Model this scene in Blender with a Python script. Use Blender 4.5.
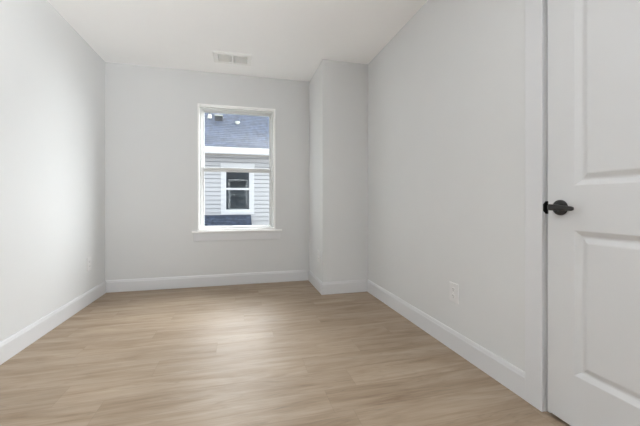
import bpy, bmesh, math, random
from mathutils import Vector, Matrix

random.seed(4)
for o in list(bpy.data.objects):
    bpy.data.objects.remove(o)
scene = bpy.context.scene
COL = scene.collection

# ------------------------------------------------------------------ camera
XL, XR, YB, YC, XC, H = -1.364, 1.352, 3.848, 3.206, 0.847, 2.44
YR = -1.8                                   # wall behind the camera
cam = bpy.data.cameras.new('camera')
cam.sensor_width = 36.0
cam.lens = 319.92 / 640 * 36
cam.shift_y = (202.70 - 213) / 640 * 1.0
cam.clip_start = 0.02
cam_ob = bpy.data.objects.new('camera', cam)
COL.objects.link(cam_ob)
cam_ob.location = (0, 0, 0.951)
cam_ob.rotation_euler = (math.radians(90), 0, math.radians(-14.338))
scene.camera = cam_ob

# ------------------------------------------------------------------ world, sun, added fill, exposure
world = bpy.data.worlds.new('overcast_sky')
scene.world = world
world.use_nodes = True
bg = world.node_tree.nodes['Background']
bg.inputs['Color'].default_value = (0.93, 0.965, 1.0, 1)
bg.inputs['Strength'].default_value = 2.3

def sun_at(name, az, el, strength, angle, color):
    d = bpy.data.lights.new(name, 'SUN')
    d.energy = strength
    d.angle = math.radians(angle)
    d.color = color
    o = bpy.data.objects.new(name, d)
    COL.objects.link(o)
    # direction the light comes from: az measured from +Y towards +X
    v = Vector((math.sin(math.radians(az)) * math.cos(math.radians(el)),
                math.cos(math.radians(az)) * math.cos(math.radians(el)),
                math.sin(math.radians(el))))
    o.rotation_euler = v.to_track_quat('Z', 'Y').to_euler()
    o.location = v * 30
    return o
sun_at('hazy_sun', 30, 6, 43.0, 108, (0.985, 0.985, 1.0))

# added fill lamps at the invented window, in the right wall behind the camera:
# one level, one aimed up to brighten the ceiling and upper left wall
def fill_lamp(name, watts, spread, loc, aim):
    d = bpy.data.lights.new(name, 'AREA')
    d.shape = 'RECTANGLE'
    d.size, d.size_y = 1.4, 1.3
    d.energy = watts
    d.spread = math.radians(spread)
    d.color = (0.985, 0.985, 1.0)
    o = bpy.data.objects.new(name, d)
    COL.objects.link(o)
    o.location = loc
    o.rotation_euler = (Vector(aim) - Vector(loc)).to_track_quat('-Z', 'Y').to_euler()
fill_lamp('side_fill_level', 32.0, 180, (1.35, -0.8, 1.34), (-1.36, -0.8, 1.34))
fill_lamp('side_fill_upward', 60.0, 90, (1.70, -1.05, 0.95), (-1.25, 1.6, 2.65))

scene.view_settings.view_transform = 'Standard'
scene.view_settings.look = 'None'
scene.view_settings.gamma = 1.0
scene.view_settings.use_curve_mapping = False
scene.view_settings.exposure = -0.03
scene.cycles.max_bounces = 16
scene.cycles.diffuse_bounces = 10
scene.cycles.sample_clamp_indirect = 0.0
scene.cycles.use_denoising = True

# ------------------------------------------------------------------ materials
def lin(r, g, b):
    f = lambda c: (c / 255 / 12.92) if c / 255 <= 0.04045 else ((c / 255 + 0.055) / 1.055) ** 2.4
    return (f(r), f(g), f(b), 1)

def nodes_of(name):
    m = bpy.data.materials.new(name)
    m.use_nodes = True
    nt = m.node_tree
    return m, nt, nt.nodes['Principled BSDF']

def paint(name, rgb, rough=0.55, bump=0.0, scale=220, metallic=0.0, var=0.015):
    """painted or plain surface: a faint mottle and, if asked, a fine bump"""
    m, nt, p = nodes_of(name)
    p.inputs['Roughness'].default_value = rough
    p.inputs['Metallic'].default_value = metallic
    tc = nt.nodes.new('ShaderNodeTexCoord')
    n = nt.nodes.new('ShaderNodeTexNoise')
    n.inputs['Scale'].default_value = 3.0
    nt.links.new(tc.outputs['Object'], n.inputs['Vector'])
    mix = nt.nodes.new('ShaderNodeMix'); mix.data_type = 'RGBA'
    c = lin(*rgb)
    mix.inputs[6].default_value = tuple(x * (1 - var) for x in c[:3]) + (1,)
    mix.inputs[7].default_value = tuple(min(1, x * (1 + var)) for x in c[:3]) + (1,)
    nt.links.new(n.outputs['Fac'], mix.inputs[0])
    nt.links.new(mix.outputs[2], p.inputs['Base Color'])
    if bump:
        n2 = nt.nodes.new('ShaderNodeTexNoise'); n2.inputs['Scale'].default_value = scale
        nt.links.new(tc.outputs['Object'], n2.inputs['Vector'])
        b = nt.nodes.new('ShaderNodeBump'); b.inputs['Strength'].default_value = bump
        b.inputs['Distance'].default_value = 0.002
        nt.links.new(n2.outputs['Fac'], b.inputs['Height'])
        nt.links.new(b.outputs['Normal'], p.inputs['Normal'])
    return m

def math_node(nt, op, a, b=None):
    n = nt.nodes.new('ShaderNodeMath'); n.operation = op
    for i, v in enumerate((a, b)):
        if v is None: continue
        if isinstance(v, (int, float)): n.inputs[i].default_value = v
        else: nt.links.new(v, n.inputs[i])
    return n.outputs[0]

def plank_floor():
    m, nt, p = nodes_of('oak_plank')
    tc = nt.nodes.new('ShaderNodeTexCoord')
    sep = nt.nodes.new('ShaderNodeSeparateXYZ')
    nt.links.new(tc.outputs['Object'], sep.inputs[0])
    X, Y = sep.outputs[0], sep.outputs[1]
    W, L = 0.178, 1.22
    yr = math_node(nt, 'DIVIDE', math_node(nt, 'ADD', Y, 0.035), W)
    row = math_node(nt, 'FLOOR', yr)
    wn = nt.nodes.new('ShaderNodeTexWhiteNoise'); wn.noise_dimensions = '1D'
    nt.links.new(row, wn.inputs['W'])
    off = math_node(nt, 'MULTIPLY', wn.outputs['Value'], L)
    xr = math_node(nt, 'DIVIDE', math_node(nt, 'ADD', X, off), L)
    idx = math_node(nt, 'FLOOR', xr)
    comb = nt.nodes.new('ShaderNodeCombineXYZ')
    nt.links.new(row, comb.inputs[0]); nt.links.new(idx, comb.inputs[1])
    wp = nt.nodes.new('ShaderNodeTexWhiteNoise'); wp.noise_dimensions = '2D'
    nt.links.new(comb.outputs[0], wp.inputs['Vector'])
    pr = wp.outputs['Value']
    # grain coordinates: stretched along the plank, shifted per plank
    g = nt.nodes.new('ShaderNodeCombineXYZ')
    nt.links.new(math_node(nt, 'ADD', X, math_node(nt, 'MULTIPLY', pr, 37.0)), g.inputs[0])
    nt.links.new(math_node(nt, 'MULTIPLY', Y, 7.5), g.inputs[1])
    nt.links.new(math_node(nt, 'MULTIPLY', pr, 11.0), g.inputs[2])
    n1 = nt.nodes.new('ShaderNodeTexNoise')          # broad cathedral figure
    n1.inputs['Scale'].default_value = 1.5; n1.inputs['Detail'].default_value = 5
    n1.inputs['Distortion'].default_value = 1.1; n1.inputs['Roughness'].default_value = 0.55
    nt.links.new(g.outputs[0], n1.inputs['Vector'])
    g2 = nt.nodes.new('ShaderNodeVectorMath'); g2.operation = 'MULTIPLY'
    nt.links.new(g.outputs[0], g2.inputs[0]); g2.inputs[1].default_value = (3.0, 8.0, 1.0)
    n2 = nt.nodes.new('ShaderNodeTexNoise')          # fine pores
    n2.inputs['Scale'].default_value = 2.2; n2.inputs['Detail'].default_value = 4
    nt.links.new(g2.outputs[0], n2.inputs['Vector'])
    ramp = nt.nodes.new('ShaderNodeValToRGB')
    e = ramp.color_ramp.elements
    e[0].position = 0.26; e[0].color = lin(126, 106, 86)
    e[1].position = 0.78; e[1].color = lin(180, 163, 144)
    k = e.new(0.42); k.color = lin(150, 131, 111)
    k = e.new(0.55); k.color = lin(164, 146, 126)
    f = math_node(nt, 'ADD', math_node(nt, 'MULTIPLY', n1.outputs['Fac'], 0.70),
                  math_node(nt, 'MULTIPLY', n2.outputs['Fac'], 0.30))
    nt.links.new(f, ramp.inputs[0])
    # tone of each plank
    hsv = nt.nodes.new('ShaderNodeHueSaturation')
    nt.links.new(ramp.outputs[0], hsv.inputs['Color'])
    nt.links.new(math_node(nt, 'ADD', math_node(nt, 'MULTIPLY', pr, 0.08), 0.95), hsv.inputs['Value'])
    # knots
    vor = nt.nodes.new('ShaderNodeTexVoronoi'); vor.inputs['Scale'].default_value = 1.15
    kv = nt.nodes.new('ShaderNodeVectorMath'); kv.operation = 'MULTIPLY'
    nt.links.new(tc.outputs['Object'], kv.inputs[0]); kv.inputs[1].default_value = (1.0, 1.7, 1.0)
    nt.links.new(kv.outputs[0], vor.inputs['Vector'])
    kr = nt.nodes.new('ShaderNodeMapRange')
    kr.inputs[1].default_value = 0.012; kr.inputs[2].default_value = 0.05
    kr.inputs[3].default_value = 0.70; kr.inputs[4].default_value = 1.0
    nt.links.new(vor.outputs['Distance'], kr.inputs[0])
    # joints between planks: thin bevel lines
    fy = math_node(nt, 'FRACT', yr); fx = math_node(nt, 'FRACT', xr)
    ey = math_node(nt, 'MULTIPLY', math_node(nt, 'MINIMUM', fy, math_node(nt, 'SUBTRACT', 1.0, fy)), W)
    ex = math_node(nt, 'MULTIPLY', math_node(nt, 'MINIMUM', fx, math_node(nt, 'SUBTRACT', 1.0, fx)), L)
    edge = math_node(nt, 'MINIMUM', ey, ex)
    jr = nt.nodes.new('ShaderNodeMapRange')
    jr.inputs[1].default_value = 0.0006; jr.inputs[2].default_value = 0.0022
    jr.inputs[3].default_value = 0.86; jr.inputs[4].default_value = 1.0
    nt.links.new(edge, jr.inputs[0])
    mul = nt.nodes.new('ShaderNodeMix'); mul.data_type = 'RGBA'; mul.blend_type = 'MULTIPLY'
    mul.inputs[0].default_value = 1.0
    nt.links.new(hsv.outputs[0], mul.inputs[6])
    # cathedral grain: thin dark contour lines of a stretched noise, coming and going along the boards
    n3 = nt.nodes.new('ShaderNodeTexNoise')
    n3.inputs['Scale'].default_value = 1.1; n3.inputs['Detail'].default_value = 3
    n3.inputs['Distortion'].default_value = 0.6
    nt.links.new(g.outputs[0], n3.inputs['Vector'])
    fr = math_node(nt, 'FRACT', math_node(nt, 'MULTIPLY', n3.outputs['Fac'], 9.0))
    dl = math_node(nt, 'ABSOLUTE', math_node(nt, 'SUBTRACT', fr, 0.5))
    vr = nt.nodes.new('ShaderNodeMapRange')
    vr.inputs[1].default_value = 0.0; vr.inputs[2].default_value = 0.16
    vr.inputs[3].default_value = 1.0; vr.inputs[4].default_value = 0.0
    nt.links.new(dl, vr.inputs[0])
    mk = nt.nodes.new('ShaderNodeMapRange')
    mk.inputs[1].default_value = 0.45; mk.inputs[2].default_value = 0.65
    mk.inputs[3].default_value = 0.0; mk.inputs[4].default_value = 0.26
    nt.links.new(n2.outputs['Fac'], mk.inputs[0])
    vein = math_node(nt, 'SUBTRACT', 1.0, math_node(nt, 'MULTIPLY', vr.outputs[0], mk.outputs[0]))
    v = math_node(nt, 'MULTIPLY', math_node(nt, 'MULTIPLY', jr.outputs[0], kr.outputs[0]), vein)
    cc = nt.nodes.new('ShaderNodeCombineColor')
    for i in range(3): nt.links.new(v, cc.inputs[i])
    nt.links.new(cc.outputs[0], mul.inputs[7])
    nt.links.new(mul.outputs[2], p.inputs['Base Color'])
    p.inputs['Specular IOR Level'].default_value = 0.26
    rr = nt.nodes.new('ShaderNodeMapRange')
    rr.inputs[3].default_value = 0.50; rr.inputs[4].default_value = 0.40
    nt.links.new(n1.outputs['Fac'], rr.inputs[0])
    nt.links.new(rr.outputs[0], p.inputs['Roughness'])
    b = nt.nodes.new('ShaderNodeBump'); b.inputs['Strength'].default_value = 0.25
    b.inputs['Distance'].default_value = 0.0015
    nt.links.new(math_node(nt, 'ADD', f, math_node(nt, 'MULTIPLY', jr.outputs[0], 0.8)), b.inputs['Height'])
    nt.links.new(b.outputs['Normal'], p.inputs['Normal'])
    return m

def shingle(name, dark, light):
    m, nt, p = nodes_of(name)
    p.inputs['Roughness'].default_value = 0.9
    tc = nt.nodes.new('ShaderNodeTexCoord')
    br = nt.nodes.new('ShaderNodeTexBrick')
    br.inputs['Scale'].default_value = 1.0
    br.inputs['Brick Width'].default_value = 0.24
    br.inputs['Row Height'].default_value = 0.13
    br.inputs['Mortar Size'].default_value = 0.006
    br.inputs['Color1'].default_value = lin(*dark)
    br.inputs['Color2'].default_value = lin(*light)
    br.inputs['Mortar'].default_value = tuple(c * 0.80 for c in lin(*dark)[:3]) + (1,)
    nt.links.new(tc.outputs['UV'], br.inputs['Vector'])
    n = nt.nodes.new('ShaderNodeTexNoise'); n.inputs['Scale'].default_value = 9
    n.inputs['Detail'].default_value = 3
    mp = nt.nodes.new('ShaderNodeMapping'); mp.inputs['Scale'].default_value = (1.0, 0.42, 1.0)
    nt.links.new(tc.outputs['UV'], mp.inputs['Vector'])
    nt.links.new(mp.outputs[0], n.inputs['Vector'])
    mr = nt.nodes.new('ShaderNodeMapRange')
    mr.inputs[1].default_value = 0.3; mr.inputs[2].default_value = 0.7
    mr.inputs[3].default_value = 0.62; mr.inputs[4].default_value = 1.35
    nt.links.new(n.outputs['Fac'], mr.inputs[0])
    cc = nt.nodes.new('ShaderNodeCombineColor')
    for i in range(3): nt.links.new(mr.outputs[0], cc.inputs[i])
    mul = nt.nodes.new('ShaderNodeMix'); mul.data_type = 'RGBA'; mul.blend_type = 'MULTIPLY'
    mul.inputs[0].default_value = 1.0
    nt.links.new(br.outputs['Color'], mul.inputs[6]); nt.links.new(cc.outputs[0], mul.inputs[7])
    nt.links.new(mul.outputs[2], p.inputs['Base Color'])
    return m

def glass(name, tint=(0.96, 0.98, 0.98, 1), refl=0.06):
    m = bpy.data.materials.new(name)
    m.use_nodes = True
    nt = m.node_tree
    nt.nodes.clear()
    out = nt.nodes.new('ShaderNodeOutputMaterial')
    tr = nt.nodes.new('ShaderNodeBsdfTransparent'); tr.inputs[0].default_value = tint
    gl = nt.nodes.new('ShaderNodeBsdfGlossy'); gl.inputs['Roughness'].default_value = 0.02
    mx = nt.nodes.new('ShaderNodeMixShader'); mx.inputs[0].default_value = refl
    nt.links.new(tr.outputs[0], mx.inputs[1]); nt.links.new(gl.outputs[0], mx.inputs[2])
    nt.links.new(mx.outputs[0], out.inputs['Surface'])
    return m

M = {
    'wall': paint('wall_paint', (215, 216, 216), 0.75, 0.06, 260),
    'low_bounce': paint('low_bounce_wall_paint', (112, 114, 116), 0.75),  # dark tone picked to cut bounce from the unseen rear wall
    'ceiling': paint('ceiling_paint', (251, 251, 251), 0.85, 0.06, 200),
    'trim': paint('white_trim', (216, 217, 219), 0.38),
    'casing': paint('bright_white_trim', (247, 247, 246), 0.35),
    'vinyl': paint('white_vinyl', (206, 207, 206), 0.35),
    'door': paint('door_paint', (213, 214, 215), 0.40),
    'plate': paint('outlet_plastic', (220, 220, 220), 0.35),
    'slot': paint('dark_slot', (60, 60, 60), 0.6),
    'vent': paint('vent_enamel', (240, 240, 238), 0.45),
    'black': paint('matte_black', (60, 59, 59), 0.34, metallic=0.6),
    'jet': paint('strike_black', (20, 20, 20), 0.5),
    'hall': paint('hall_shade', (120, 118, 116), 0.8),
    'siding': paint('vinyl_siding', (221, 221, 224), 0.6),
    'fascia': paint('fascia_white', (250, 250, 252), 0.5),
    'soffit': paint('soffit_vinyl', (222, 214, 206), 0.7),
    'roof': shingle('slate_blue_shingle', (58, 69, 89), (79, 91, 115)),
    'flash': paint('lead_flashing', (84, 92, 108), 0.6),
    'pipe': paint('vent_pipe', (52, 54, 60), 0.6),
    'cap': paint('vent_cap', (232, 232, 220), 0.5),
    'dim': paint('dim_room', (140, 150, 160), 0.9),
    'arch': paint('arch_grey', (170, 182, 192), 0.7),
    'lawn': paint('pale_concrete', (150, 147, 140), 0.95, var=0.15),
    'cladding': paint('low_bounce_cladding', (52, 55, 60), 0.8),  # dark tone picked to cut sun bounce, on an unseen surface
    'floor': plank_floor(),
    'glass': glass('window_glass'),
    'dark_glass': glass('dark_window_glass', (0.80, 0.86, 0.90, 1), 0.09),
}

# ------------------------------------------------------------------ mesh helpers
def box(bm, x0, x1, y0, y1, z0, z1):
    vs = [bm.verts.new(p) for p in ((x0, y0, z0), (x1, y0, z0), (x1, y1, z0), (x0, y1, z0),
                                    (x0, y0, z1), (x1, y0, z1), (x1, y1, z1), (x0, y1, z1))]
    for f in ((0, 3, 2, 1), (4, 5, 6, 7), (0, 1, 5, 4), (1, 2, 6, 5), (2, 3, 7, 6), (3, 0, 4, 7)):
        bm.faces.new([vs[i] for i in f])

def prism(bm, loops):
    """skin consecutive point loops, closing both ends"""
    rings = [[bm.verts.new(p) for p in l] for l in loops]
    n = len(rings[0])
    for a, b in zip(rings, rings[1:]):
        for i in range(n):
            bm.faces.new((a[i], a[(i + 1) % n], b[(i + 1) % n], b[i]))
    bm.faces.new(rings[0][::-1]); bm.faces.new(rings[-1])

def cyl(bm, a, b, r0, r1=None, n=24):
    a, b = Vector(a), Vector(b)
    r1 = r0 if r1 is None else r1
    d = (b - a).normalized()
    u = d.orthogonal().normalized(); w = d.cross(u)
    ring = lambda c, r: [c + (u * math.cos(t) + w * math.sin(t)) * r
                         for t in (2 * math.pi * i / n for i in range(n))]
    prism(bm, [ring(a, r0), ring(b, r1)])

def lathe(bm, c, axis, prof, n=40):
    c = Vector(c); d = Vector(axis).normalized()
    u = d.orthogonal().normalized(); w = d.cross(u)
    prism(bm, [[c + d * h + (u * math.cos(t) + w * math.sin(t)) * r
                for t in (2 * math.pi * i / n for i in range(n))] for h, r in prof])

def ring_frame(bm, x0, x1, z0, z1, prof):
    """rectangular frame in the XZ plane with mitred corners; prof = [(inset, y)...] closed"""
    loops = []
    for (cx, cz, sx, sz) in ((x0, z0, 1, 1), (x1, z0, -1, 1), (x1, z1, -1, -1), (x0, z1, 1, -1)):
        loops.append([bm.verts.new((cx + sx * t, y, cz + sz * t)) for t, y in prof])
    n = len(prof)
    for k in range(4):
        a, b = loops[k], loops[(k + 1) % 4]
        for i in range(n):
            bm.faces.new((a[i], a[(i + 1) % n], b[(i + 1) % n], b[i]))

def link(name, bm, mat, parent=None, bevel=0.0, smooth=False, kind=None):
    bmesh.ops.recalc_face_normals(bm, faces=bm.faces)
    me = bpy.data.meshes.new(name)
    bm.to_mesh(me); bm.free()
    me.materials.append(M[mat])
    if smooth:
        for p in me.polygons: p.use_smooth = True
    o = bpy.data.objects.new(name, me)
    COL.objects.link(o)
    if parent:
        o.parent = parent
        o.matrix_parent_inverse = Matrix.Translation(parent.matrix_basis.translation).inverted()
    if bevel:
        b = o.modifiers.new('bevel', 'BEVEL'); b.width = bevel; b.segments = 2
        b.limit_method = 'ANGLE'; b.angle_limit = math.radians(40)
    if smooth:
        try:
            me.set_sharp_from_angle(angle=math.radians(40))
        except Exception:
            pass
    if kind: o['kind'] = kind
    return o

def boxes(name, bl, mat, parent=None, bevel=0.0, kind=None):
    bm = bmesh.new()
    for b in bl: box(bm, *b)
    return link(name, bm, mat, parent, bevel, kind=kind)

def empty(name, loc, kind=None, label=None, cat=None, group=None):
    o = bpy.data.objects.new(name, None)
    o.empty_display_size = 0.1
    o.location = loc
    COL.objects.link(o)
    if kind: o['kind'] = kind
    if label: o['label'] = label
    if cat: o['category'] = cat
    if group: o['group'] = group
    return o

# ------------------------------------------------------------------ room shell
T = 0.14                                     # wall thickness
def struct(name, bl, mat, **k): return boxes(name, bl, mat, kind='structure', **k)

D0, D1, DH = 0.364, 1.143, 2.045             # door opening in the right wall
W2 = (-1.62, -0.06, 0.56, 2.12)             # invented fill-light window opening (y0, y1, z0, z1), behind the camera
WO = -0.007                                  # the window sits a touch left of the camera's axis
WX, WZ0, WZ1 = 0.432, 0.632, 2.066           # window opening in the far wall
struct('floor', [(XL - T, XR + T + 0.9, YR - T, YB + T, -0.12, 0.0)], 'floor')
struct('ceiling', [(XL - T, XR + T + 0.9, YR - T, YB + T, H, H + 0.12)], 'ceiling')
struct('wall_left', [(XL - T, XL, YR - T, YB + T, 0, H)], 'wall')
struct('wall_rear', [(XL, XR, YR - T, YR, 0, H)], 'low_bounce')  # unseen wall, darkened so less light bounces onto the door jamb
struct('wall_back', [(XL, WO - WX, YB, YB + T, 0, H), (WO + WX, XR + T, YB, YB + T, 0, H),
                     (WO - WX, WO + WX, YB, YB + T, 0, WZ0), (WO - WX, WO + WX, YB, YB + T, WZ1, H)], 'wall')
struct('wall_right', [(XR, XR + T, 1.157, YB, 0, H), (XR, XR + T, D0 - 0.025, 1.157, DH, H),
                      (XR, XR + T, W2[1], D0 - 0.025, 0, H), (XR, XR + T, W2[0], W2[1], 0, W2[2]),
                      (XR, XR + T, W2[0], W2[1], W2[3], H), (XR, XR + T, YR - T, W2[0], 0, H)], 'wall')
struct('wall_corner', [(XC, XR, YC, YB, 0, H)], 'wall', bevel=0.004)
# hall shell added behind the closed door to block daylight at its gap
struct('wall_hall', [(XR + T + 0.8, XR + T + 0.9, 0.1, 1.5, 0, H), (XR + T, XR + T + 0.8, 0.1, 0.2, 0, H),
                     (XR + T, XR + T + 0.8, 1.4, 1.5, 0, H)], 'hall')

struct('wall_exterior', [(XL - T - 3, -WX - 0.02, YB + T, YB + T + 0.02, -2.9, 3.2), (WX + 0.02, XR + T + 3, YB + T, YB + T + 0.02, -2.9, 3.2),
                         (-WX - 0.02, WX + 0.02, YB + T, YB + T + 0.02, -2.9, WZ0 - 0.02), (-WX - 0.02, WX + 0.02, YB + T, YB + T + 0.02, WZ1 + 0.02, 3.2)], 'cladding')  # unseen outer skin, added dark to keep sun bounce off the neighbor

# baseboards: one moulded profile, mitred ends
BP = [(0, 0), (0.014, 0), (0.014, 0.104), (0.0115, 0.110), (0.0095, 0.120), (0.006, 0.127), (0, 0.127)]
def baseboard(name, pts, side):
    """pts: wall-line corners in plan; side = +1 when the room lies left of the walking direction"""
    bm = bmesh.new()
    P = [Vector(p) for p in pts]
    nrm = []
    for a, b in zip(P, P[1:]):
        d = (b - a).normalized()
        nrm.append(Vector((-d.y, d.x)) * side)
    loops = []
    for i, p in enumerate(P):
        if i == 0: m = nrm[0]
        elif i == len(P) - 1: m = nrm[-1]
        else: m = (nrm[i - 1] + nrm[i]) / (1 + nrm[i - 1].dot(nrm[i]))
        loops.append([(p.x + m.x * t, p.y + m.y * t, z) for t, z in BP])
    prism(bm, loops)
    return link(name, bm, 'trim', kind='structure')
baseboard('baseboard_left', [(XL, YB), (XL, YR)], 1)
baseboard('baseboard_back', [(XC, YB), (XL, YB)], 1)
baseboard('baseboard_corner', [(XR, YC), (XC, YC), (XC, YB)], 1)
baseboard('baseboard_right', [(XR, 1.247), (XR, YC)], 1)
baseboard('baseboard_rear', [(XL, YR), (XR, YR)], 1)
baseboard('baseboard_side', [(XR, YR), (XR, 0.24)], 1)

# ------------------------------------------------------------------ door with its casing
door = empty('door_1', (XR, D1, 0), 'structure')
CW = 0.090
ci0, ci1, cz = D0 - 0.008 + 0.0, 1.157, DH + 0.0
casing = boxes('casing', [(XR - 0.017, XR, 1.157, 1.157 + CW, 0, cz + CW),
                          (XR - 0.017, XR, D0 - 0.025 - CW, D0 - 0.025, 0, cz + CW),
                          (XR - 0.017, XR, D0 - 0.025, 1.157, cz, cz + CW)], 'trim', door, bevel=0.003)
jamb = boxes('jamb', [(XR + 0.014, XR + T, 1.143, 1.157, 0, DH),
                      (XR + 0.014, XR + T, D0 - 0.025, D0, 0, DH),
                      (XR + 0.014, XR + T, D0, 1.143, DH - 0.02, DH),
                      (XR + 0.042, XR + 0.08, 1.130, 1.143, 0, DH - 0.02),
                      (XR + 0.042, XR + 0.08, D0, D0 + 0.012, 0, DH - 0.02)], 'trim', door, bevel=0.0015)
strike = bmesh.new()
prism(strike, [[(XR - 0.011, y, .929 - 0.015), (XR - 0.011, y, .929 + 0.015), (XR + 0.004, y, .929 + 0.029), (XR + 0.014, y, .929 + 0.029), (XR + 0.014, y, .929 - 0.029), (XR + 0.004, y, .929 - 0.029)]
               for y in (1.1545, 1.157)])
box(strike, XR + 0.0125, XR + 0.040, 1.1415, 1.1430, .929 - .029, .929 + .029)
box(strike, XR + 0.0125, XR + 0.0142, 1.1415, 1.1565, .929 - .029, .929 + .029)
link('strike_plate', strike, 'jet', door)

# two-panel leaf, moulded as one face: u along the width from the latch edge, w = depth behind the face
DW, DTH = 1.1395 - (D0 + 0.003), 0.035
def leaf():
    bm = bmesh.new()
    X0 = XR - 0.001
    zb, zt = 0.016, DH - 0.023
    P = lambda u, z, w: bm.verts.new((X0 + w, 1.1395 - u, z))
    us = [0, 0.114, DW - 0.114, DW]
    zs = [zb, 0.234, 0.836, 1.022, zt - 0.114, zt]
    prof = [(0, 0), (0.003, 0.0012), (0.021, 0.0125), (0.026, 0.0130), (0.030, 0.0120), (0.047, 0.0035), (0.052, 0.0025)]
    for i in range(3):
        for j in range(5):
            u0, u1, z0, z1 = us[i], us[i + 1], zs[j], zs[j + 1]
            if i == 1 and j in (1, 3):
                rings = [[P(u0 + t, z0 + t, w), P(u1 - t, z0 + t, w), P(u1 - t, z1 - t, w), P(u0 + t, z1 - t, w)]
                         for t, w in prof]
                for a, b in zip(rings, rings[1:]):
                    for k in range(4):
                        bm.faces.new((a[k], a[(k + 1) % 4], b[(k + 1) % 4], b[k]))
                bm.faces.new(rings[-1])
            else:
                bm.faces.new((P(u0, z0, 0), P(u1, z0, 0), P(u1, z1, 0), P(u0, z1, 0)))
    # edges and back
    a = [P(0, zb, 0), P(DW, zb, 0), P(DW, zt, 0), P(0, zt, 0)]
    b = [P(0, zb, DTH), P(DW, zb, DTH), P(DW, zt, DTH), P(0, zt, DTH)]
    for k in range(4):
        bm.faces.new((a[k], b[k], b[(k + 1) % 4], a[(k + 1) % 4]))
    bm.faces.new(b)
    bmesh.ops.remove_doubles(bm, verts=bm.verts, dist=1e-5)
    return bm
lf = link('door_panel', leaf(), 'door', door)
# lever handle
hy, hz = 1.083, 0.930
hb = bmesh.new()
lathe(hb, (XR - 0.001, hy, hz), (-1, 0, 0), [(0, 0.033), (0.004, 0.0335), (0.008, 0.032), (0.0095, 0.029), (0.0095, 0.016), (0.013, 0.0135), (0.040, 0.0125)])
link('rosette', hb, 'black', lf, smooth=True)
lb = bmesh.new()
loops = []
for k in range(15):
    t = k / 14
    y = hy + 0.016 - 0.107 * t
    x = XR - 0.050 - 0.004 * math.sin(math.pi * t)
    rz = 0.0145 - 0.0060 * t
    rx = 0.0095 - 0.0035 * t
    if k == 0: rz *= 0.6; rx *= 0.6
    if k == 14: rz *= 0.65; rx *= 0.65
    loops.append([(x + rx * math.copysign(abs(math.cos(a)) ** 0.6, math.cos(a)), y,
                   hz + 0.002 - 0.005 * t + rz * math.copysign(abs(math.sin(a)) ** 0.6, math.sin(a)))
                  for a in (2 * math.pi * i / 20 for i in range(20))])
prism(lb, loops)
link('lever', lb, 'black', lf, smooth=True)

# ------------------------------------------------------------------ window in the far wall
win = empty('window_1', (0, YB, WZ0), 'structure')
def frame(name, x0, x1, z0, z1, prof, mat, parent, bevel=0.0):
    bm = bmesh.new(); ring_frame(bm, x0, x1, z0, z1, prof)
    return link(name, bm, mat, parent, bevel)
# thin casing bead lining the opening
frame('casing', -0.438, 0.438, 0.632, 2.072,
      [(0, YB - 0.010), (0.014, YB - 0.012), (0.020, YB - 0.008), (0.020, YB + 0.062), (0.006, YB + 0.062), (0.006, YB), (0, YB)],
      'casing', win)
# vinyl master frame
vf = frame('frame', -0.4315, 0.4315, 0.633, 2.0655,
      [(0.008, YB + 0.046), (0.034, YB + 0.046), (0.036, YB + 0.052), (0.036, YB + 0.066), (0.044, YB + 0.068), (0.044, YB + 0.135), (0.0, YB + 0.135), (0.0, YB + 0.064), (0.008, YB + 0.064)],
      'vinyl', win)
MR = 1.337                                   # middle of the meeting rails
us = frame('upper_sash', -0.3885, 0.3885, MR - 0.018, 2.022,
      [(0, YB + 0.104), (0.008, YB + 0.100), (0.012, YB + 0.104), (0.012, YB + 0.128), (0, YB + 0.128)], 'vinyl', win)
ls = frame('lower_sash', -0.3885, 0.3885, 0.636, MR + 0.018,
      [(0, YB + 0.070), (0.010, YB + 0.070), (0.014, YB + 0.074), (0.014, YB + 0.098), (0, YB + 0.098)], 'vinyl', win)
boxes('meeting_rail', [(-0.376, 0.376, YB + 0.068, YB + 0.098, MR - 0.024, MR + 0.023)], 'vinyl', ls, bevel=0.003)
boxes('bottom_rail', [(-0.376, 0.376, YB + 0.068, YB + 0.098, 0.638, 0.656)], 'vinyl', ls, bevel=0.003)
boxes('pane', [(-0.378, 0.378, YB + 0.113, YB + 0.117, MR - 0.010, 2.012)], 'glass', us)
boxes('pane', [(-0.376, 0.376, YB + 0.082, YB + 0.086, 0.65, MR + 0.01)], 'glass', ls)
boxes('stool', [(-0.497, 0.513, YB - 0.036, YB, 0.612, 0.632), (-0.431, 0.431, YB, YB + 0.07, 0.612, 0.6325)], 'casing', win, bevel=0.003)
boxes('apron', [(-0.480, 0.492, YB - 0.016, YB, 0.516, 0.612)], 'trim', win, bevel=0.002)

win.location.x += WO

# invented window for the added fill light, in the right wall behind the camera
w2 = empty('fill_window', (XR, -0.84, W2[2]), 'structure')
bm = bmesh.new()
ring_frame(bm, W2[0] - 0.006, W2[1] + 0.006, W2[2], W2[3] + 0.006,
           [(0, XR - 0.01), (0.02, XR - 0.012), (0.02, XR + 0.06), (0.006, XR + 0.06), (0.006, XR), (0, XR)])
for v in bm.verts: v.co = Vector((v.co.y, v.co.x, v.co.z))
link('casing', bm, 'trim', w2)
boxes('meeting_rail', [(XR + 0.07, XR + 0.10, W2[0], W2[1], 1.32, 1.357)], 'vinyl', w2)
boxes('pane', [(XR + 0.082, XR + 0.086, W2[0], W2[1], W2[2], W2[3])], 'glass', w2)
boxes('stool', [(XR - 0.036, XR, W2[0] - 0.07, W2[1] + 0.07, W2[2] - 0.025, W2[2] - 0.002)], 'trim', w2, bevel=0.003)

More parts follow.
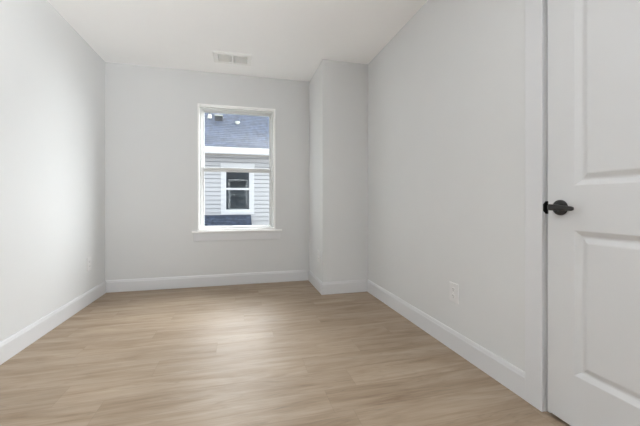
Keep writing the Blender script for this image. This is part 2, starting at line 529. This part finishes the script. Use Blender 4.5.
# ------------------------------------------------------------------ fittings
vent = empty('ceiling_vent', (-0.055, 3.42, H), label='white slatted air register in the ceiling above the window', cat='air vent')
def vent_frame():
    bm = bmesh.new()
    ring_frame(bm, -0.245, 0.135, 3.290, 3.545, [(0, H), (0, H - 0.004), (0.006, H - 0.010), (0.040, H - 0.013), (0.046, H - 0.011), (0.046, H)])
    return bm
# the ring helper works in XZ: build flat with depth as height, then turn it into the ceiling plane
vb = bmesh.new()
ring_frame(vb, -0.245, 0.135, 3.290, 3.545, [(0, 0), (0, 0.004), (0.006, 0.010), (0.040, 0.013), (0.046, 0.011), (0.046, 0)])
for v in vb.verts: v.co = Vector((v.co.x, v.co.z, H - v.co.y))
link('frame', vb, 'vent', vent)
boxes('divider', [(-0.064, -0.046, 3.336, 3.499, H - 0.012, H)], 'vent', vent)
for bx0, bx1 in ((-0.199, -0.064), (-0.046, 0.089)):
    lb = bmesh.new()
    for k in range(12):
        y = 3.343 + k * 0.0135
        prism(lb, [[(x, y, H - 0.011), (x, y + 0.0012, H - 0.011), (x, y + 0.0095, H - 0.001), (x, y + 0.0083, H - 0.001)] for x in (bx0, bx1)])
    link('louvers', lb, 'vent', vent)

def outlet(loc, rot, label):
    """duplex outlet; local +Y is the wall normal"""
    e = empty('wall_outlet', (0, 0, 0), label=label, cat='outlet')
    bm = bmesh.new()
    prism(bm, [[(sx * (0.042 - t), y, sz * (0.0625 - t)) for sx, sz in ((-1, -1), (1, -1), (1, 1), (-1, 1))]
               for t, y in ((0, 0), (0, 0.004), (0.0025, 0.0065))])
    link('cover_plate', bm, 'plate', e)
    for zc in (0.0215, -0.0215):
        bm = bmesh.new()
        r = 0.0172
        pts = [(r * math.cos(a), max(-0.0135, min(0.0135, r * math.sin(a)))) for a in (2 * math.pi * i / 28 for i in range(28))]
        prism(bm, [[(x, y, zc + z) for x, z in pts] for y in (0.0063, 0.0082)])
        s = link('socket', bm, 'plate', e)
        bm = bmesh.new()
        box(bm, -0.0075, -0.0055, 0.0081, 0.0085, zc - 0.001, zc + 0.008)
        box(bm, 0.0055, 0.0075, 0.0081, 0.0085, zc - 0.001, zc + 0.007)
        cyl(bm, (0, 0.0081, zc - 0.007), (0, 0.0085, zc - 0.007), 0.0026, n=12)
        link('slots', bm, 'slot', s)
    bm = bmesh.new()
    cyl(bm, (0, 0.0062, 0), (0, 0.0074, 0), 0.003, n=12)
    link('screw', bm, 'vent', e)
    e.location = loc
    e.rotation_euler = (0, 0, math.radians(rot))
    return e
outlet((XR, 1.787, 0.370), 90, 'white duplex wall outlet low on the right wall beside the door casing')
outlet((XC, 3.36, 0.370), 90, 'white wall outlet on the narrow side of the boxed-out corner')
outlet((XL, 3.46, 0.374), -90, 'faint white wall outlet low on the left wall near the far corner')

# ------------------------------------------------------------------ the house next door
YH = 10.0
house = empty('neighbor_house', (0, YH, -2.9), label='white-sided neighboring house with blue-gray shingle roof outside the window', cat='house')
HX0, HX1, ZG = -4.5, 5.5, -2.9
wx0, wx1, wz0, wz1 = -0.50, 0.47, 0.595, 2.12
def siding(bm, x0, x1, z0, z1, y, lap=0.127):
    k0 = math.floor((z0 - ZG) / lap)
    z = ZG + k0 * lap
    g = 0.016                                    # open groove under the next lap
    while z < z1 - 1e-4:
        a, b = max(z, z0), min(z + lap, z1)
        prof = [(y - 0.030, a), (y - 0.014, max(a, b - g)), (y + 0.04, max(a, b - g)), (y + 0.04, b), (y - 0.030, b)]
        rows = [[bm.verts.new((x, py, pz)) for x in (x0, x1)] for py, pz in prof]
        for r, q in zip(rows, rows[1:]):
            bm.faces.new((r[0], r[1], q[1], q[0]))
        z += lap
sb = bmesh.new()
siding(sb, HX0, wx0 + 0.05, ZG, 2.40, YH)
siding(sb, wx1 - 0.05, HX1, ZG, 2.40, YH)
siding(sb, wx0 + 0.05, wx1 - 0.05, ZG, wz0 + 0.05, YH)
siding(sb, wx0 + 0.05, wx1 - 0.05, wz1 - 0.05, 2.40, YH)
me_wall = link('siding', sb, 'siding', house)
boxes('side_wall', [(HX0, HX0 + 0.1, YH, YH + 9, ZG, 2.4), (HX1 - 0.1, HX1, YH, YH + 9, ZG, 2.4), (HX0, HX1, YH + 9, YH + 9.1, ZG, 2.4)], 'siding', house)

def roof_slab(name, x0, x1, y0, z0, y1, z1, parent, th=0.05, course=0.13):
    """shingle courses as shallow laps between eave (y0,z0) and top (y1,z1); UV in metres"""
    bm = bmesh.new(); uvl = bm.loops.layers.uv.new('UV')
    L = math.hypot(y1 - y0, z1 - z0)
    d = Vector((0, (y1 - y0) / L, (z1 - z0) / L)); n = Vector((0, -d.z, d.y))
    if n.z < 0: n = -n
    base = Vector((0, y0, z0)); k = 0; s = 0.0
    def quad(ps, ss):
        f = bm.faces.new([bm.verts.new(p) for p in ps])
        for l, (xx, sv) in zip(f.loops, ss): l[uvl].uv = (xx, sv)
    while s < L - 1e-4:
        e = min(s + course, L)
        p0 = base + d * s + n * 0.005; p1 = base + d * e; q0 = base + d * s
        at = lambda x, p: Vector((x, p.y, p.z))
        quad([at(x0, p0), at(x1, p0), at(x1, p1), at(x0, p1)], [(x0, s + .001), (x1, s + .001), (x1, e - .001), (x0, e - .001)])
        quad([at(x0, q0), at(x1, q0), at(x1, p0), at(x0, p0)], [(x0, s + .001), (x1, s + .001), (x1, s + .002), (x0, s + .002)])
        s = e; k += 1
    a, b = base, base + d * L
    o = n * -th
    for ps in ([(x0, a + o), (x0, b + o), (x1, b + o), (x1, a + o)], [(x0, a), (x0, b), (x0, b + o), (x0, a + o)],
               [(x1, a), (x1, a + o), (x1, b + o), (x1, b)], [(x0, a), (x0, a + o), (x1, a + o), (x1, a)]):
        f = bm.faces.new([bm.verts.new((x, p.y, p.z)) for x, p in ps])
    return link(name, bm, 'roof', parent)
EY, EZ, SL = 9.60, 2.56, 0.74
RY = 14.6
main = roof_slab('roof', HX0 - 0.3, HX1 + 0.3, EY - 0.05, EZ, RY, EZ + SL * (RY - EY + 0.05), house)
roof_slab('roof', HX0 - 0.3, HX1 + 0.3, 2 * RY - EY + 0.05, EZ, RY, EZ + SL * (RY - EY + 0.05), house)
boxes('gutter', [(HX0 - 0.3, HX1 + 0.3, EY - 0.12, EY + 0.02, 2.356, 2.536)], 'fascia', house, bevel=0.012)
boxes('soffit', [(HX0 - 0.3, HX1 + 0.3, EY + 0.02, YH + 0.02, 2.366, 2.40)], 'soffit', house)

# its window
hw = empty('window', (0, YH, wz0))
hw.parent = house; hw.matrix_parent_inverse = Matrix.Translation(house.location).inverted()
hf = bmesh.new()
ring_frame(hf, wx0, wx1, wz0, wz1 - 0.075, [(0, YH - 0.045), (0.088, YH - 0.045), (0.088, YH - 0.03), (0.135, YH - 0.03), (0.150, YH - 0.022), (0.150, YH + 0.05), (0, YH + 0.05)])
hwin = link('window_trim', hf, 'fascia', house)
bpy.data.objects.remove(hw)
boxes('header', [(wx0 - 0.012, wx1 + 0.012, YH - 0.065, YH + 0.02, wz1 - 0.09, wz1 + 0.01)], 'fascia', hwin, bevel=0.004)
boxes('sash_rail', [(wx0 + 0.14, wx1 - 0.14, YH - 0.034, YH + 0.01, 1.335, 1.395)], 'fascia', hwin)
boxes('pane', [(wx0 + 0.145, wx1 - 0.145, YH - 0.012, YH - 0.006, wz0 + 0.14, wz1 - 0.2)], 'dark_glass', hwin)
# the dim room seen through it
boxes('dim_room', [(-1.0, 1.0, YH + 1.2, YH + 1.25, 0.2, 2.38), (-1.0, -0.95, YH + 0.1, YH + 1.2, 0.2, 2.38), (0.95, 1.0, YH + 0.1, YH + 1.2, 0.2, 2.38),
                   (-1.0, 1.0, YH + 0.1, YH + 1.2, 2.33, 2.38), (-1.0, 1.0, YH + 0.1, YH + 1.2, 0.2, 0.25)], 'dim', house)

# lower lean-to roof below it
lr = roof_slab('lower_roof', HX0 - 0.2, 0.375, 8.0, 0.56 - 0.32 * 2.0, YH - 0.01, 0.56 - 0.32 * 0.01, house)
boxes('flashing', [(HX0, 0.375, YH - 0.055, YH - 0.015, 0.52, 0.585)], 'flash', lr)
boxes('lower_wall', [(HX0, 0.30, 8.25, 8.35, ZG, -0.08)], 'siding', house)
# roof fittings
def on_roof(x, y): return (x, y, EZ + SL * (y - EY + 0.05))
def roof_at(u, v):
    """point of the roof plane seen past a given spot of the window (metres right / up at the far wall)"""
    d = Vector((u, YB, v - 0.951)); k = (EZ - SL * (EY - 0.05) - 0.951) / (d.z - SL * d.y)
    return Vector((d.x * k, d.y * k, 0.951 + d.z * k))
p = roof_at(-0.312, 1.935)
pb = bmesh.new(); cyl(pb, p - Vector((0, 0, 0.1)), p + Vector((0, 0, 0.30)), 0.03, n=16)
pp = link('vent_pipe', pb, 'pipe', house, smooth=True)
pb = bmesh.new(); lathe(pb, p - Vector((0, 0.1, 0.10)), (0, 0, 1), [(0, 0.07), (0.08, 0.065), (0.14, 0.05), (0.15, 0.04)], 20)
link('pipe_boot', pb, 'cap', pp, smooth=True)
p = roof_at(-0.214, 1.913)
pb = bmesh.new()
prism(pb, [[(p.x + sx, p.y - 0.15, p.z - 0.12), (p.x + sx, p.y - 0.15, p.z + 0.06), (p.x + sx, p.y + 0.12, p.z + 0.16), (p.x + sx, p.y + 0.5, p.z + 0.30)] for sx in (-0.12, 0.12)])
rv = link('roof_vent', pb, 'pipe', house)
boxes('vent_hood', [(p.x - 0.13, p.x + 0.13, p.y - 0.19, p.y + 0.14, p.z + 0.065, p.z + 0.085)], 'cap', rv)
p = roof_at(-0.007, 1.874)
pb = bmesh.new()
lathe(pb, p - Vector((0, 0, 0.10)), (0, 0, 1), [(0, 0.06), (0.10, 0.06), (0.105, 0.078), (0.16, 0.075), (0.17, 0.03)], 20)
link('roof_cap', pb, 'cap', house, smooth=True)

# ground between the houses
struct('ground', [(-30, 30, YB + T, 40, -3.0, -2.9)], 'lawn')
